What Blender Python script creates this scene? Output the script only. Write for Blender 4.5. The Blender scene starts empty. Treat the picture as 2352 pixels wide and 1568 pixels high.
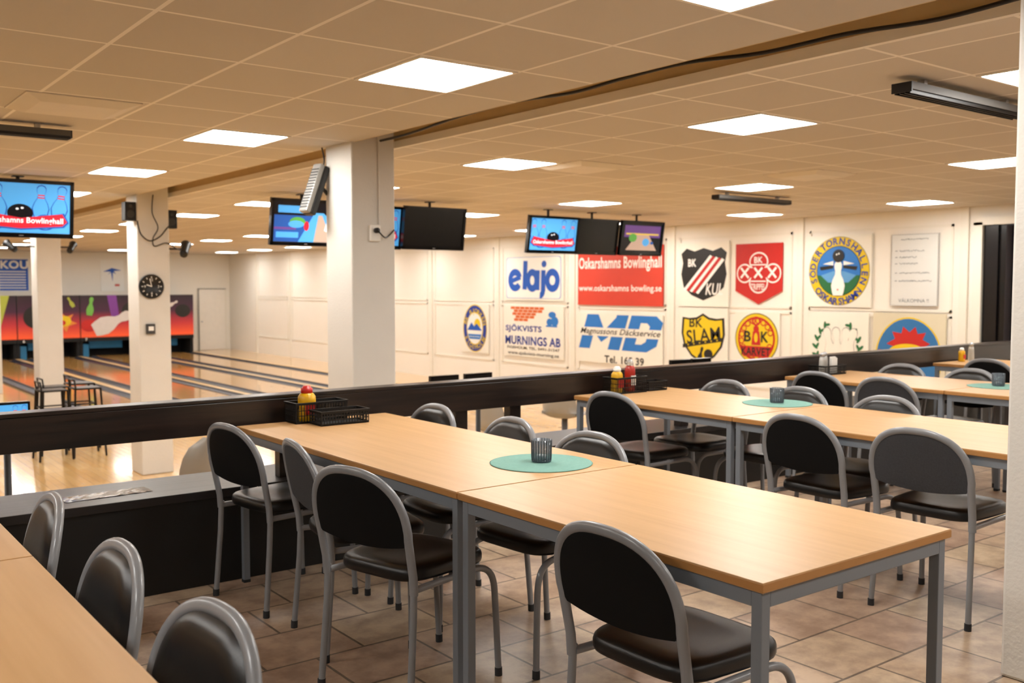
import bpy, math, random
from mathutils import Vector, Matrix
random.seed(4)
SC=bpy.context.scene
COL=SC.collection
PI=math.pi
# ------------------------------------------------------------------ materials
def lin(h):
    h=h.lstrip('#'); o=[]
    for i in (0,2,4):
        c=int(h[i:i+2],16)/255
        o.append(c/12.92 if c<=.04045 else ((c+.055)/1.055)**2.4)
    return (o[0],o[1],o[2],1)
MC={}
def nt(name):
    m=bpy.data.materials.new(name); m.use_nodes=True
    n=m.node_tree; b=n.nodes['Principled BSDF']
    return m,n,b
def M(name,hexc,rough=.5,metal=0,var=.1,scale=6,bump=0,emit=0,coat=0,trans=0,alpha=1,spec=None):
    if name in MC: return MC[name]
    m,n,b=nt(name); c=lin(hexc)
    tc=n.nodes.new('ShaderNodeTexCoord'); no=n.nodes.new('ShaderNodeTexNoise')
    no.inputs['Scale'].default_value=scale; no.inputs['Detail'].default_value=3
    n.links.new(tc.outputs['Object'],no.inputs['Vector'])
    mx=n.nodes.new('ShaderNodeMixRGB'); mx.inputs[1].default_value=c
    mx.inputs[2].default_value=(c[0]*(1-var),c[1]*(1-var),c[2]*(1-var),1)
    n.links.new(no.outputs['Fac'],mx.inputs[0]); n.links.new(mx.outputs[0],b.inputs['Base Color'])
    b.inputs['Roughness'].default_value=rough; b.inputs['Metallic'].default_value=metal
    if spec is not None: b.inputs['Specular IOR Level'].default_value=spec
    if coat: b.inputs['Coat Weight'].default_value=coat; b.inputs['Coat Roughness'].default_value=.15
    if trans: b.inputs['Transmission Weight'].default_value=trans
    if alpha<1: b.inputs['Alpha'].default_value=alpha
    if emit:
        n.links.new(mx.outputs[0],b.inputs['Emission Color']); b.inputs['Emission Strength'].default_value=emit
    if bump:
        bp=n.nodes.new('ShaderNodeBump'); bp.inputs['Strength'].default_value=bump; bp.inputs['Distance'].default_value=.01
        n2=n.nodes.new('ShaderNodeTexNoise'); n2.inputs['Scale'].default_value=scale*20
        n.links.new(tc.outputs['Object'],n2.inputs['Vector'])
        n.links.new(n2.outputs['Fac'],bp.inputs['Height']); n.links.new(bp.outputs[0],b.inputs['Normal'])
    MC[name]=m; return m
def wood(name,c1,c2,rough,stretch=(30,1.2,30),bump=.0,coat=0,detail=6):
    m,n,b=nt(name)
    tc=n.nodes.new('ShaderNodeTexCoord'); mp=n.nodes.new('ShaderNodeMapping'); mp.inputs['Scale'].default_value=stretch
    no=n.nodes.new('ShaderNodeTexNoise'); no.inputs['Scale'].default_value=1.5; no.inputs['Detail'].default_value=detail
    n.links.new(tc.outputs['Object'],mp.inputs[0]); n.links.new(mp.outputs[0],no.inputs['Vector'])
    r=n.nodes.new('ShaderNodeValToRGB'); r.color_ramp.elements[0].position=.3; r.color_ramp.elements[0].color=lin(c1)
    r.color_ramp.elements[1].position=.7; r.color_ramp.elements[1].color=lin(c2)
    n.links.new(no.outputs['Fac'],r.inputs[0]); n.links.new(r.outputs[0],b.inputs['Base Color'])
    b.inputs['Roughness'].default_value=rough
    if coat: b.inputs['Coat Weight'].default_value=coat; b.inputs['Coat Roughness'].default_value=.12
    if bump:
        bp=n.nodes.new('ShaderNodeBump'); bp.inputs['Strength'].default_value=bump; bp.inputs['Distance'].default_value=.004
        n.links.new(no.outputs['Fac'],bp.inputs['Height']); n.links.new(bp.outputs[0],b.inputs['Normal'])
    return m
def brickmat(name,cols,mortar,w,h,ms,rough,rot=0,offset=.5,noise=8,nmix=.5,bump=.3,dark=(.6,.56,.5,1),coat=0):
    m,n,b=nt(name)
    tc=n.nodes.new('ShaderNodeTexCoord'); mp=n.nodes.new('ShaderNodeMapping'); mp.inputs['Rotation'].default_value=(0,0,rot)
    br=n.nodes.new('ShaderNodeTexBrick'); br.offset=offset
    br.inputs['Scale'].default_value=1; br.inputs['Brick Width'].default_value=w; br.inputs['Row Height'].default_value=h
    br.inputs['Mortar Size'].default_value=ms; br.inputs['Mortar Smooth'].default_value=.2
    br.inputs['Color1'].default_value=lin(cols[0]); br.inputs['Color2'].default_value=lin(cols[1]); br.inputs['Mortar'].default_value=lin(mortar)
    n.links.new(tc.outputs['Object'],mp.inputs[0]); n.links.new(mp.outputs[0],br.inputs['Vector'])
    no=n.nodes.new('ShaderNodeTexNoise'); no.inputs['Scale'].default_value=noise; no.inputs['Detail'].default_value=6; no.inputs['Roughness'].default_value=.65
    n.links.new(tc.outputs['Object'],no.inputs['Vector'])
    r=n.nodes.new('ShaderNodeValToRGB'); r.color_ramp.elements[0].position=.38; r.color_ramp.elements[0].color=dark
    r.color_ramp.elements[1].position=.62; r.color_ramp.elements[1].color=(1.12,1.1,1.03,1)
    n.links.new(no.outputs['Fac'],r.inputs[0])
    mx=n.nodes.new('ShaderNodeMixRGB'); mx.blend_type='MULTIPLY'; mx.inputs[0].default_value=nmix
    n.links.new(br.outputs['Color'],mx.inputs[1]); n.links.new(r.outputs[0],mx.inputs[2])
    n.links.new(mx.outputs[0],b.inputs['Base Color']); b.inputs['Roughness'].default_value=rough
    if coat: b.inputs['Coat Weight'].default_value=coat; b.inputs['Coat Roughness'].default_value=.08
    if bump:
        bp=n.nodes.new('ShaderNodeBump'); bp.inputs['Strength'].default_value=bump; bp.inputs['Distance'].default_value=.004; bp.invert=True
        n.links.new(br.outputs['Fac'],bp.inputs['Height']); n.links.new(bp.outputs[0],b.inputs['Normal'])
    return m
def ceilmat(name,x0,px,y0,py,tile,bar):
    m,n,b=nt(name)
    tc=n.nodes.new('ShaderNodeTexCoord'); sp=n.nodes.new('ShaderNodeSeparateXYZ'); n.links.new(tc.outputs['Object'],sp.inputs[0])
    def mth(op,a,bb=None,cc=None):
        k=n.nodes.new('ShaderNodeMath'); k.operation=op
        for i,v in enumerate((a,bb,cc)):
            if v is None: continue
            if isinstance(v,(int,float)): k.inputs[i].default_value=v
            else: n.links.new(v,k.inputs[i])
        return k.outputs[0]
    def line(o,o0,p):
        f=mth('FRACT',mth('DIVIDE',mth('SUBTRACT',o,o0-50*p),p))
        d=mth('MINIMUM',f,mth('SUBTRACT',1,f))
        return mth('LESS_THAN',d,.010/p)
    def cell(o,o0,p): return mth('FLOOR',mth('DIVIDE',mth('SUBTRACT',o,o0-50*p),p))
    L=mth('MAXIMUM',line(sp.outputs[0],x0,px),line(sp.outputs[1],y0,py))
    cb=n.nodes.new('ShaderNodeCombineXYZ'); n.links.new(cell(sp.outputs[0],x0,px),cb.inputs[0]); n.links.new(cell(sp.outputs[1],y0,py),cb.inputs[1])
    wn=n.nodes.new('ShaderNodeTexWhiteNoise'); n.links.new(cb.outputs[0],wn.inputs[0])
    t=lin(tile); a=n.nodes.new('ShaderNodeMixRGB'); a.inputs[1].default_value=t; a.inputs[2].default_value=(t[0]*.92,t[1]*.91,t[2]*.90,1)
    n.links.new(wn.outputs['Value'],a.inputs[0])
    c=n.nodes.new('ShaderNodeMixRGB'); c.inputs[2].default_value=lin(bar); n.links.new(L,c.inputs[0]); n.links.new(a.outputs[0],c.inputs[1])
    n.links.new(c.outputs[0],b.inputs['Base Color']); b.inputs['Roughness'].default_value=.75
    return m
# ------------------------------------------------------------------ mesh builder
class B:
    def __init__(s): s.v=[];s.f=[];s.mi=[];s.sm=[];s.mats=[]
    def mid(s,m):
        if m not in s.mats: s.mats.append(m)
        return s.mats.index(m)
    def add(s,vs,fs,mat,smooth=False,X=None):
        o=len(s.v)
        for p in vs:
            p=Vector(p)
            if X is not None: p=X@p
            s.v.append(p)
        k=s.mid(mat)
        for f in fs: s.f.append([i+o for i in f]); s.mi.append(k); s.sm.append(smooth)
    def box(s,x0,x1,y0,y1,z0,z1,mat,X=None):
        vs=[(x,y,z) for z in (z0,z1) for y in (y0,y1) for x in (x0,x1)]
        s.add(vs,[(0,2,3,1),(4,5,7,6),(0,1,5,4),(2,6,7,3),(0,4,6,2),(1,3,7,5)],mat,False,X)
    def tube(s,pts,r,mat,seg=10,closed=False,X=None,r2=None):
        pts=[Vector(p) for p in pts]; n=len(pts); r2=r2 or r
        T=[]
        for i in range(n):
            a=pts[(i-1)%n] if (closed or i>0) else pts[0]; c=pts[(i+1)%n] if (closed or i<n-1) else pts[-1]
            T.append((c-a).normalized())
        up=Vector((0,0,1)) if abs(T[0].z)<.9 else Vector((1,0,0))
        N=(up-T[0]*up.dot(T[0])).normalized(); vs=[]
        for i in range(n):
            if i>0:
                N=N-T[i]*N.dot(T[i]); N.normalize()
            Bn=T[i].cross(N)
            for k in range(seg):
                a=2*PI*k/seg; vs.append(pts[i]+N*(math.cos(a)*r)+Bn*(math.sin(a)*r2))
        fs=[]
        for i in range(n if closed else n-1):
            j=(i+1)%n
            for k in range(seg):
                l=(k+1)%seg; fs.append((i*seg+k,i*seg+l,j*seg+l,j*seg+k))
        s.add(vs,fs,mat,True,X)
        if not closed:
            s.add(vs[:seg],[tuple(range(seg))[::-1]],mat,False,X); s.add(vs[-seg:],[tuple(range(seg))],mat,False,X)
    def lathe(s,prof,mat,seg=32,c=(0,0,0),rf=None,X=None,smooth=True):
        vs=[];n=len(prof)
        for (r,z) in prof:
            for k in range(seg):
                a=2*PI*k/seg; rr=r*(rf(a) if rf else 1)
                vs.append((c[0]+rr*math.cos(a),c[1]+rr*math.sin(a),c[2]+z))
        fs=[(i*seg+k,i*seg+(k+1)%seg,(i+1)*seg+(k+1)%seg,(i+1)*seg+k) for i in range(n-1) for k in range(seg)]
        if prof[0][0]>1e-5: fs.append(tuple(range(seg))[::-1])
        if prof[-1][0]>1e-5: fs.append(tuple((n-1)*seg+k for k in range(seg)))
        s.add(vs,fs,mat,smooth,X)
    def mesh(s,name):
        me=bpy.data.meshes.new(name); me.from_pydata([tuple(p) for p in s.v],[],s.f)
        for m in s.mats: me.materials.append(m)
        for i,p in enumerate(me.polygons): p.material_index=s.mi[i]; p.use_smooth=s.sm[i]
        me.update(); return me
    def obj(s,name,parent=None,loc=(0,0,0),rot=(0,0,0),bevel=0,**kw):
        o=bpy.data.objects.new(name,s.mesh(name)); COL.objects.link(o)
        o.location=loc; o.rotation_euler=rot
        if parent: o.parent=parent
        if bevel:
            md=o.modifiers.new('bevel','BEVEL'); md.width=bevel; md.segments=2; md.limit_method='ANGLE'
        for k,v in kw.items(): o[k]=v
        return o
def empty(name,label,cat,loc=(0,0,0),rot=(0,0,0),**kw):
    e=bpy.data.objects.new(name,None); e.empty_display_size=.1; COL.objects.link(e); e.location=loc; e.rotation_euler=rot
    e['label']=label; e['category']=cat
    for k,v in kw.items(): e[k]=v
    return e
def dup(t,loc,rot=None,**kw):
    n=t.copy(); COL.objects.link(n); n.location=loc
    if rot is not None: n.rotation_euler=rot
    for k,v in kw.items(): n[k]=v
    for ch in t.children:
        c=ch.copy(); COL.objects.link(c); c.parent=n
        for g in ch.children:
            d=g.copy(); COL.objects.link(d); d.parent=c
    return n
def cat(pts,n=8,closed=False):
    P=[Vector(p) for p in pts]; out=[]
    N=len(P); rng=range(N if closed else N-1)
    for i in rng:
        p0=P[(i-1)%N] if (closed or i>0) else P[0]; p1=P[i]; p2=P[(i+1)%N]; p3=P[(i+2)%N] if (closed or i<N-2) else P[-1]
        for k in range(n):
            t=k/n
            out.append(.5*((2*p1)+(-p0+p2)*t+(2*p0-5*p1+4*p2-p3)*t*t+(-p0+3*p1-3*p2+p3)*t**3))
    if not closed: out.append(P[-1])
    return out
# ------------------------------------------------------------------ text
TC={}
def textgeo(s,bold=0,shear=0):
    k=(s,bold,shear)
    if k in TC: return TC[k]
    cu=bpy.data.curves.new('t','FONT'); cu.body=s; cu.resolution_u=3; cu.offset=bold; cu.shear=shear; cu.fill_mode='FRONT'
    if bold: cu.space_character=1+bold*2.2
    o=bpy.data.objects.new('t',cu); COL.objects.link(o); bpy.context.view_layer.update()
    ev=o.evaluated_get(bpy.context.evaluated_depsgraph_get()); me=ev.to_mesh()
    vs=[(v.co.x,v.co.y) for v in me.vertices]; fs=[tuple(p.vertices) for p in me.polygons]
    ev.to_mesh_clear(); bpy.data.objects.remove(o); bpy.data.curves.remove(cu)
    TC[k]=(vs,fs); return TC[k]
class Flat:
    """flat artwork on a board: x,y in percent of board size, printed layers stacked a couple of millimetres"""
    def __init__(s,b,W,H,F,n0=0.0,step=.002): s.b=b;s.W=W;s.H=H;s.F=F;s.n0=n0;s.st=step;s.c=0
    def p(s,x,y): return ((x/100-.5)*s.W,(y/100-.5)*s.H)
    def z(s,l):
        s.c+=1; return s.n0+s.st*(l+(s.c%40)*.02)
    def poly(s,pts,mat,l=1,raw=False):
        q=[p if raw else s.p(*p) for p in pts]
        ar=sum(q[i][0]*q[(i+1)%len(q)][1]-q[(i+1)%len(q)][0]*q[i][1] for i in range(len(q)))
        if ar<0: q=q[::-1]
        zz=s.z(l); s.b.add([(x,y,zz) for x,y in q],[tuple(range(len(q)))],mat,False,s.F)
    def rect(s,x0,y0,x1,y1,mat,l=1): s.poly([(x0,y0),(x1,y0),(x1,y1),(x0,y1)],mat,l)
    def ell(s,cx,cy,rx,ry,mat,l=1,n=40,rot=0):
        c=s.p(cx,cy); a=rx/100*s.W; d=ry/100*s.H
        pts=[]
        for k in range(n):
            t=2*PI*k/n; x=a*math.cos(t); y=d*math.sin(t)
            pts.append((c[0]+x*math.cos(rot)-y*math.sin(rot),c[1]+x*math.sin(rot)+y*math.cos(rot)))
        s.poly(pts,mat,l,True)
    def line(s,pts,w,mat,l=1,closed=False):
        q=[Vector(s.p(*p)) for p in pts]; n=len(q)
        for i in range(n if closed else n-1):
            a=q[i];c=q[(i+1)%n]; d=(c-a); 
            if d.length<1e-6: continue
            d.normalize(); e=Vector((-d.y,d.x))*w/2; a2=a-d*w*.12; c2=c+d*w*.12
            s.poly([tuple(a2-e),tuple(c2-e),tuple(c2+e),tuple(a2+e)],mat,l,True)
    def ring(s,cx,cy,rx,ry,w,mat,l=1,a0=0,a1=360,n=28):
        c=s.p(cx,cy); rx=rx/100*s.W; ry=ry/100*s.H; vs=[]; zz=s.z(l)
        for k in range(n+1):
            a=math.radians(a0+(a1-a0)*k/n)
            for q in (-w/2,w/2): vs.append((c[0]+(rx+q)*math.cos(a),c[1]+(ry+q)*math.sin(a),zz))
        s.b.add(vs,[(2*k,2*k+1,2*k+3,2*k+2) for k in range(n)],mat,False,s.F)
    def text(s,t,cx,cy,w,h,mat,l=2,bold=0,shear=0,rot=0):
        vs,fs=textgeo(t,bold,shear)
        if not vs: return
        x0=min(v[0] for v in vs);x1=max(v[0] for v in vs);y0=min(v[1] for v in vs);y1=max(v[1] for v in vs)
        W=w/100*s.W if w else None; H=h/100*s.H if h else None
        sx=W/(x1-x0) if W else H/(y1-y0); sy=H/(y1-y0) if H else sx
        c=s.p(cx,cy); out=[]; zz=s.z(l)
        for (x,y) in vs:
            x=(x-(x0+x1)/2)*sx; y=(y-(y0+y1)/2)*sy
            out.append((c[0]+x*math.cos(rot)-y*math.sin(rot),c[1]+x*math.sin(rot)+y*math.cos(rot),zz))
        s.b.add(out,fs,mat,False,s.F)
    def arc(s,t,cx,cy,R,a0,a1,h,mat,l=3,bold=.02,bottom=False):
        n=len(t); c=s.p(cx,cy)
        for i,ch in enumerate(t):
            if ch==' ': continue
            a=math.radians(a0+(a1-a0)*i/(n-1)); r=a-PI/2 if not bottom else a+PI/2
            vs,fs=textgeo(ch,bold)
            x0=min(v[0] for v in vs);x1=max(v[0] for v in vs); k=h/.7
            px=c[0]+R*math.cos(a);py=c[1]+R*math.sin(a); out=[]; zz=s.z(l)
            for (x,y) in vs:
                x=(x-(x0+x1)/2)*k; y=(y-.35)*k
                out.append((px+x*math.cos(r)-y*math.sin(r),py+x*math.sin(r)+y*math.cos(r),zz))
            s.b.add(out,fs,mat,False,s.F)
    def pin(s,cx,cy,h,mat,stripe=None,l=3,rot=0,asp=1.0):
        prof=[(0,.13),(.1,.16),(.28,.19),(.45,.15),(.6,.085),(.7,.075),(.8,.10),(.9,.105),(.97,.07),(1,.0)]
        c=s.p(cx,cy); H=h/100*s.H
        def R(x,y): 
            x*=asp; return (c[0]+x*math.cos(rot)-y*math.sin(rot),c[1]+x*math.sin(rot)+y*math.cos(rot))
        pts=[(r*H,(z-.5)*H) for z,r in prof]+[(-r*H,(z-.5)*H) for z,r in prof[::-1]]
        s.poly([R(*p) for p in pts],mat,l,True)
        if stripe:
            for z in (.6,.68): s.poly([R(-.085*H,(z-.5)*H),(R(.085*H,(z-.5)*H)),R(.08*H,(z-.46)*H),R(-.08*H,(z-.46)*H)],stripe,l+1,True)
FY=Matrix(((1,0,0,0),(0,0,-1,0),(0,1,0,0),(0,0,0,1)))   # faces -Y
FX=Matrix(((0,0,-1,0),(-1,0,0,0),(0,1,0,0),(0,0,0,1)))  # faces -X
# ------------------------------------------------------------------ palette
wall_m=M('wall_paint','#F1ECE2',.6,var=.04,scale=1.5,bump=.05)
trimw=M('trim_paint','#EDE8DC',.5,var=.05)
column_m=M('column_paint','#E0DDD6',.6,var=.12,scale=3,bump=.15)
grey=M('grey_metal_paint','#85878B',.36,.05,var=.06,scale=20,coat=.25)
greyleg=M('grey_table_metal','#787E86',.45,.1,var=.05)
vinyl=M('black_vinyl','#0A0A0B',.32,var=.2,scale=30,bump=.1)
blackfab=M('black_plastic_back','#060607',.75,var=.2,scale=60,spec=.2)
greyfab=M('grey_fabric','#424347',.95,var=.5,scale=160,bump=.3)
blackp=M('black_plastic','#0A0A0B',.45,var=.2)
rubber=M('rubber_foot','#2A2A2C',.8)
beech=wood('beech_laminate','#BF9564','#CBA272',.36,(22,1.0,22))
beechedge=M('beech_edge','#B48048',.45,var=.15,scale=20)
darkwood=wood('dark_stained_wood','#0E0A08','#2B1D17',.3,(1.2,24,24),.3)
ledgewood=wood('ledge_wood','#121010','#242020',.36,(1.2,20,20),.2)
blackwood=M('black_painted_wood','#080808',.5,var=.3,scale=5)
tile_m=brickmat('terracotta_tiles',('#B8A48C','#A68C7A'),'#6A5C50',.40,.33,.006,.40,0,.5,7,.8,.35,dark=(.62,.55,.50,1))
lanewood=brickmat('maple_planks',('#E2BC82','#D6A96C'),'#B08750',1.4,.09,.0012,.16,PI/2,.4,2,.25,0,coat=.45)
lanewood2=brickmat('lane_planks',('#E0B26C','#D29C56'),'#A87C42',1.6,.055,.0015,.12,PI/2,.4,2,.25,0,coat=.6)
gutter_m=M('gutter_grey','#2E3442',.35,var=.2)
white=M('white_print','#F4F3EE',.5,var=.03)
offw=M('board_white','#EFEBDF',.55,var=.03)
black=M('black_print','#15130F',.5)
blue=M('blue_print','#0C56BE',.5)
dblue=M('dark_blue_print','#183A9E',.5)
sky=M('sky_blue_print','#2478CC',.5)
red=M('red_print','#C41F18',.5)
orange=M('orange_red_print','#D2402B',.5)
brick_o=M('brick_orange_print','#DC6826',.5)
yellow=M('yellow_print','#E8C810',.5)
green=M('green_print','#1F6B3C',.5)
dgrey=M('dark_grey_print','#3A3A3A',.6)
lgrey=M('line_grey_print','#8A8A86',.6)
ink=M('whiteboard_ink','#5A6570',.6)
silver=M('silver_metal','#B9BCC0',.3,.8)
# ================================================================== SHELL
CZ=2.46; FL=-.85; WX=13.0; WY=33.4; X0=-6; Y0=-4
RX0=3.50; RX1=3.94
def struct(b,name,**k): return b.obj(name,kind='structure',**k)
b=B(); b.box(X0,WX,Y0,4.84,FL,0,tile_m); struct(b,'floor',label='brown terracotta tiled floor of the raised seating area')
b=B(); b.box(X0,WX,4.85,WY,FL-.2,FL,lanewood); struct(b,'floor',label='glossy honey maple plank floor of the bowling hall')
cl=ceilmat('ceiling_tiles_seating',2.43,.595,4.54,.66,'#CCC5BA','#F0EBE2')
cr=ceilmat('ceiling_tiles_hall',4.88,.664,4.54,.66,'#CCC5BA','#F0EBE2')
tan=M('tan_soffit','#CDB68C',.7,var=.15)
b=B(); b.box(X0,RX0,Y0,WY,CZ,CZ+.26,cl); b.box(RX1,WX,Y0,WY,CZ,CZ+.26,cr)
b.box(RX0,RX1,Y0,WY,CZ+.15,CZ+.26,tan)
b.box(RX1-.012,RX1-.0001,Y0,WY,CZ+.05,CZ+.15,tan); b.box(RX1-.035,RX1-.0001,Y0,WY,CZ-.004,CZ+.05,trimw)
b.box(RX0+.0001,RX0+.01,Y0,WY,CZ,CZ+.15,tan)
struct(b,'ceiling',label='suspended beige tile ceiling with a narrow open recess')
b=B(); b.box(WX,WX+.2,Y0,WY,FL,CZ+.25,wall_m); struct(b,'wall_right',label='cream painted panelled side wall')
b=B(); b.box(X0,WX,WY,WY+.2,FL,CZ+.25,wall_m); struct(b,'wall_back',label='cream end wall above the pin decks')
b=B(); b.box(X0-.2,X0,Y0,WY,FL,CZ+.25,wall_m); struct(b,'wall_left',label='cream side wall')
b=B(); b.box(X0,WX,Y0-.2,Y0,FL,CZ+.25,wall_m); struct(b,'wall_front',label='cream wall behind the dining area')
# wall mouldings
tn=1
pil=[31,28.4,25.6,22.9,20.25,17.5,14.94,12.22,9.49,6.84]
for y in pil:
    b=B(); b.box(WX-.035,WX,y-.06,y+.06,FL,CZ,trimw); struct(b,'trim_%d'%tn,bevel=.006); tn+=1
for i in range(len(pil)-1):
    ya=pil[i]-.16; yb=pil[i+1]+.16
    for z0,z1 in ((1.02,2.24),(-.3,.97)):
        b=B(); w=.035; d=WX-.016
        b.box(d,WX,yb,ya,z1-w,z1,trimw); b.box(d,WX,yb,ya,z0,z0+w,trimw); b.box(d,WX,yb,yb+w,z0,z1,trimw); b.box(d,WX,ya-w,ya,z0,z1,trimw)
        struct(b,'trim_%d'%tn); tn+=1
# doors
b=B(); b.box(11.84,12.86,WY-.05,WY,FL,1.30,trimw); b.box(11.90,12.80,WY-.07,WY-.05,FL+.02,1.25,M('door_white','#F6F1E8',.4))
b.box(11.95,12.0,WY-.12,WY-.07,.12,.16,silver); b.box(11.86,11.875,WY-.08,WY-.05,FL,1.28,dgrey); b.box(11.86,12.84,WY-.08,WY-.05,1.27,1.285,dgrey)
struct(b,'door_1',label='white door in the end wall')
dk=M('dark_glass','#0E0B0D',.25); cur=M('dark_curtain','#1B1218',.9,var=.5,scale=20)
b=B(); b.box(WX-.10,WX,6.56,6.68,FL,2.24,trimw); b.box(WX-.10,WX,4.9,6.68,2.20,2.30,trimw); b.box(WX-.05,WX,4.9,6.56,FL,2.20,dk)
for k in range(9): b.tube([(WX-.07,6.2-k*.14,.62),(WX-.07,6.2-k*.14,2.18)],.05,cur,8)
b.box(WX-.09,WX-.05,4.9,6.56,.55,.62,dk); b.box(WX-.09,WX-.05,4.9,6.56,.2,.26,dk); b.box(WX-.09,WX-.05,6.35,6.42,FL,2.2,dk)
struct(b,'door_2',label='dark glazed door with a dark curtain')
# ================================================================== COLUMNS
for i,y in enumerate((1.24,6.5,11.75,17.1,22.4)):
    b=B(); b.box(-.185,.185,-.21,.21,0,CZ+.15-(0 if i==0 else FL),column_m)
    b.obj('column',loc=(3.66,y+.21,0 if i==0 else FL),bevel=.012,label='square white painted concrete column',category='column',group='square white columns')
# ================================================================== CEILING LIGHTS
lm,ln,lb=nt('light_diffuser'); lb.inputs['Base Color'].default_value=(1,1,1,1)
tc=ln.nodes.new('ShaderNodeTexCoord'); no=ln.nodes.new('ShaderNodeTexNoise'); no.inputs['Scale'].default_value=3
ln.links.new(tc.outputs['Object'],no.inputs['Vector'])
rp=ln.nodes.new('ShaderNodeValToRGB'); rp.color_ramp.elements[0].color=(1,.97,.92,1); rp.color_ramp.elements[1].color=(1,.98,.94,1)
ln.links.new(no.outputs['Fac'],rp.inputs[0]); ln.links.new(rp.outputs[0],lb.inputs['Emission Color']); lb.inputs['Emission Strength'].default_value=33
def light_tpl(sx,sy):
    e=empty('ceiling_light','square white LED panel set in the tile ceiling','ceiling light',(0,0,-50),group='square ceiling light panels')
    b=B(); h=.018
    b.box(-sx,sx,-sy,-sy+h,-.008,0,trimw); b.box(-sx,sx,sy-h,sy,-.008,0,trimw); b.box(-sx,-sx+h,-sy+h,sy-h,-.008,0,trimw); b.box(sx-h,sx,-sy+h,sy-h,-.008,0,trimw)
    b.obj('frame',e)
    b=B(); b.box(-sx+h,sx-h,-sy+h,sy-h,-.005,-.001,lm); b.obj('diffuser',e)
    return e
tl=light_tpl(.287,.32); tr=light_tpl(.305,.32)
ks=[-7,-3,0,4,8,12,16,20,24,28,32,36,40]  # first step: unseen, added for light behind camera; last: added to brighten far end
first={}
for row,(x,t) in enumerate(((2.7275,tl),(-1.13,tl),(5.212,tr),(8.532,tr),(11.852,tr))):  # second row lies out of view, panels added for illumination
    for k in ks:
        y=4.54+.66*k-.33
        if id(t) not in first: first[id(t)]=1; t.location=(x,y,CZ); continue
        dup(t,(x,y,CZ))
# ================================================================== RAIL AND LEDGE
b=B(); b.box(X0,WX-.02,4.41,4.86,.41,.45,ledgewood); b.box(X0,WX-.02,4.43,4.84,0,.41,blackwood)
for k in range(10): b.box(X0+.9+k*1.9,X0+.915+k*1.9,4.425,4.43,0,.41,darkwood)
b.obj('low_wall',label='low black wooden partition with a flat ledge top',category='partition',bevel=.004)
e=empty('railing','dark stained wooden railing board above the partition','railing',(3.5,4.5,.45))
b=B(); b.box(-9.5,9.47,-.05,-.01,.25,.40,darkwood); b.obj('rail_board',e,bevel=.004)
b=B(); b.box(-9.5,9.47,-.055,.05,.40,.418,darkwood); b.obj('rail_cap',e,bevel=.003)
for x in (-1.9,-.6,2.03,3.08,3.46,4.9,6.3,7.7,9.1,10.6,12.1):
    b=B(); b.box(-.04,.04,-.01,.05,0,.40,darkwood); b.obj('post',e,loc=(x-3.5,0,0),bevel=.003)
# plastic sheet
b=B(); sh=M('plastic_sheet','#8E8A85',.15,var=.5,scale=25)
n=14; vs=[]
rs=random.Random(3)
for j in range(5):
    for i in range(n+1): vs.append((-.19+.38*i/n+rs.uniform(-.003,.003),-.06+.12*j/4+rs.uniform(-.003,.003),.001+rs.uniform(0,.0025)))
b.add(vs,[(j*(n+1)+i,j*(n+1)+i+1,(j+1)*(n+1)+i+1,(j+1)*(n+1)+i) for j in range(4) for i in range(n)],sh)
b.obj('paper_sheet',loc=(1.2,4.60,.4502),rot=(0,0,.05),label='crumpled clear plastic sheet lying on the ledge',category='sheet')
# ================================================================== TABLES
def table_tpl(L,label):
    e=empty('dining_table',label,'table',(0,0,0),group='beech topped dining tables')
    b=B(); b.box(-.4,.4,-L/2,L/2,.716,.740,beech)
    b.box(-.4012,.4012,-L/2-.0012,L/2+.0012,.7175,.7365,beechedge); b.obj('table_top',e,bevel=.0012)
    b=B(); i=.010; h=.676
    b.box(-.4+i,-.4+i+.028,-L/2+i+.03,L/2-i-.03,h,.716,greyleg); b.box(.4-i-.028,.4-i,-L/2+i+.03,L/2-i-.03,h,.716,greyleg)
    b.box(-.4+i+.03,.4-i-.03,-L/2+i,-L/2+i+.028,h,.716,greyleg); b.box(-.4+i+.03,.4-i-.03,L/2-i-.028,L/2-i,h,.716,greyleg)
    b.obj('frame',e,bevel=.002)
    b=B(); b.box(-.015,.015,-.015,.015,.0,.716,greyleg); b.box(-.016,.016,-.016,.016,0,.015,rubber)
    lg=None
    for sx in (-1,1):
        for sy in (-1,1):
            p=(sx*(.4-i-.015),sy*(L/2-i-.015),0)
            if lg is None: lg=b.obj('leg',e,p,bevel=.002)
            else:
                c=lg.copy(); COL.objects.link(c); c.location=p
    return e
t12=table_tpl(1.2,'beech topped rectangular table with grey metal legs')
t18=table_tpl(1.835,'long beech topped table with grey metal legs')
t12.location=(2.135,1.352+.6,0)
t18.location=(2.135,2.561+.9175,0)
dup(t12,(4.236,3.80,0)); dup(t18,(4.236,3.19-.9175,0))
dup(t12,(6.26,3.80,0)); dup(t18,(6.26,3.19-.9175,0))
dup(t18,(8.28,4.40-.9175,0)); dup(t12,(8.28,1.95,0))
dup(t18,(.097,4.40-.9,0)); dup(t12,(.097,1.975,0))
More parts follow.
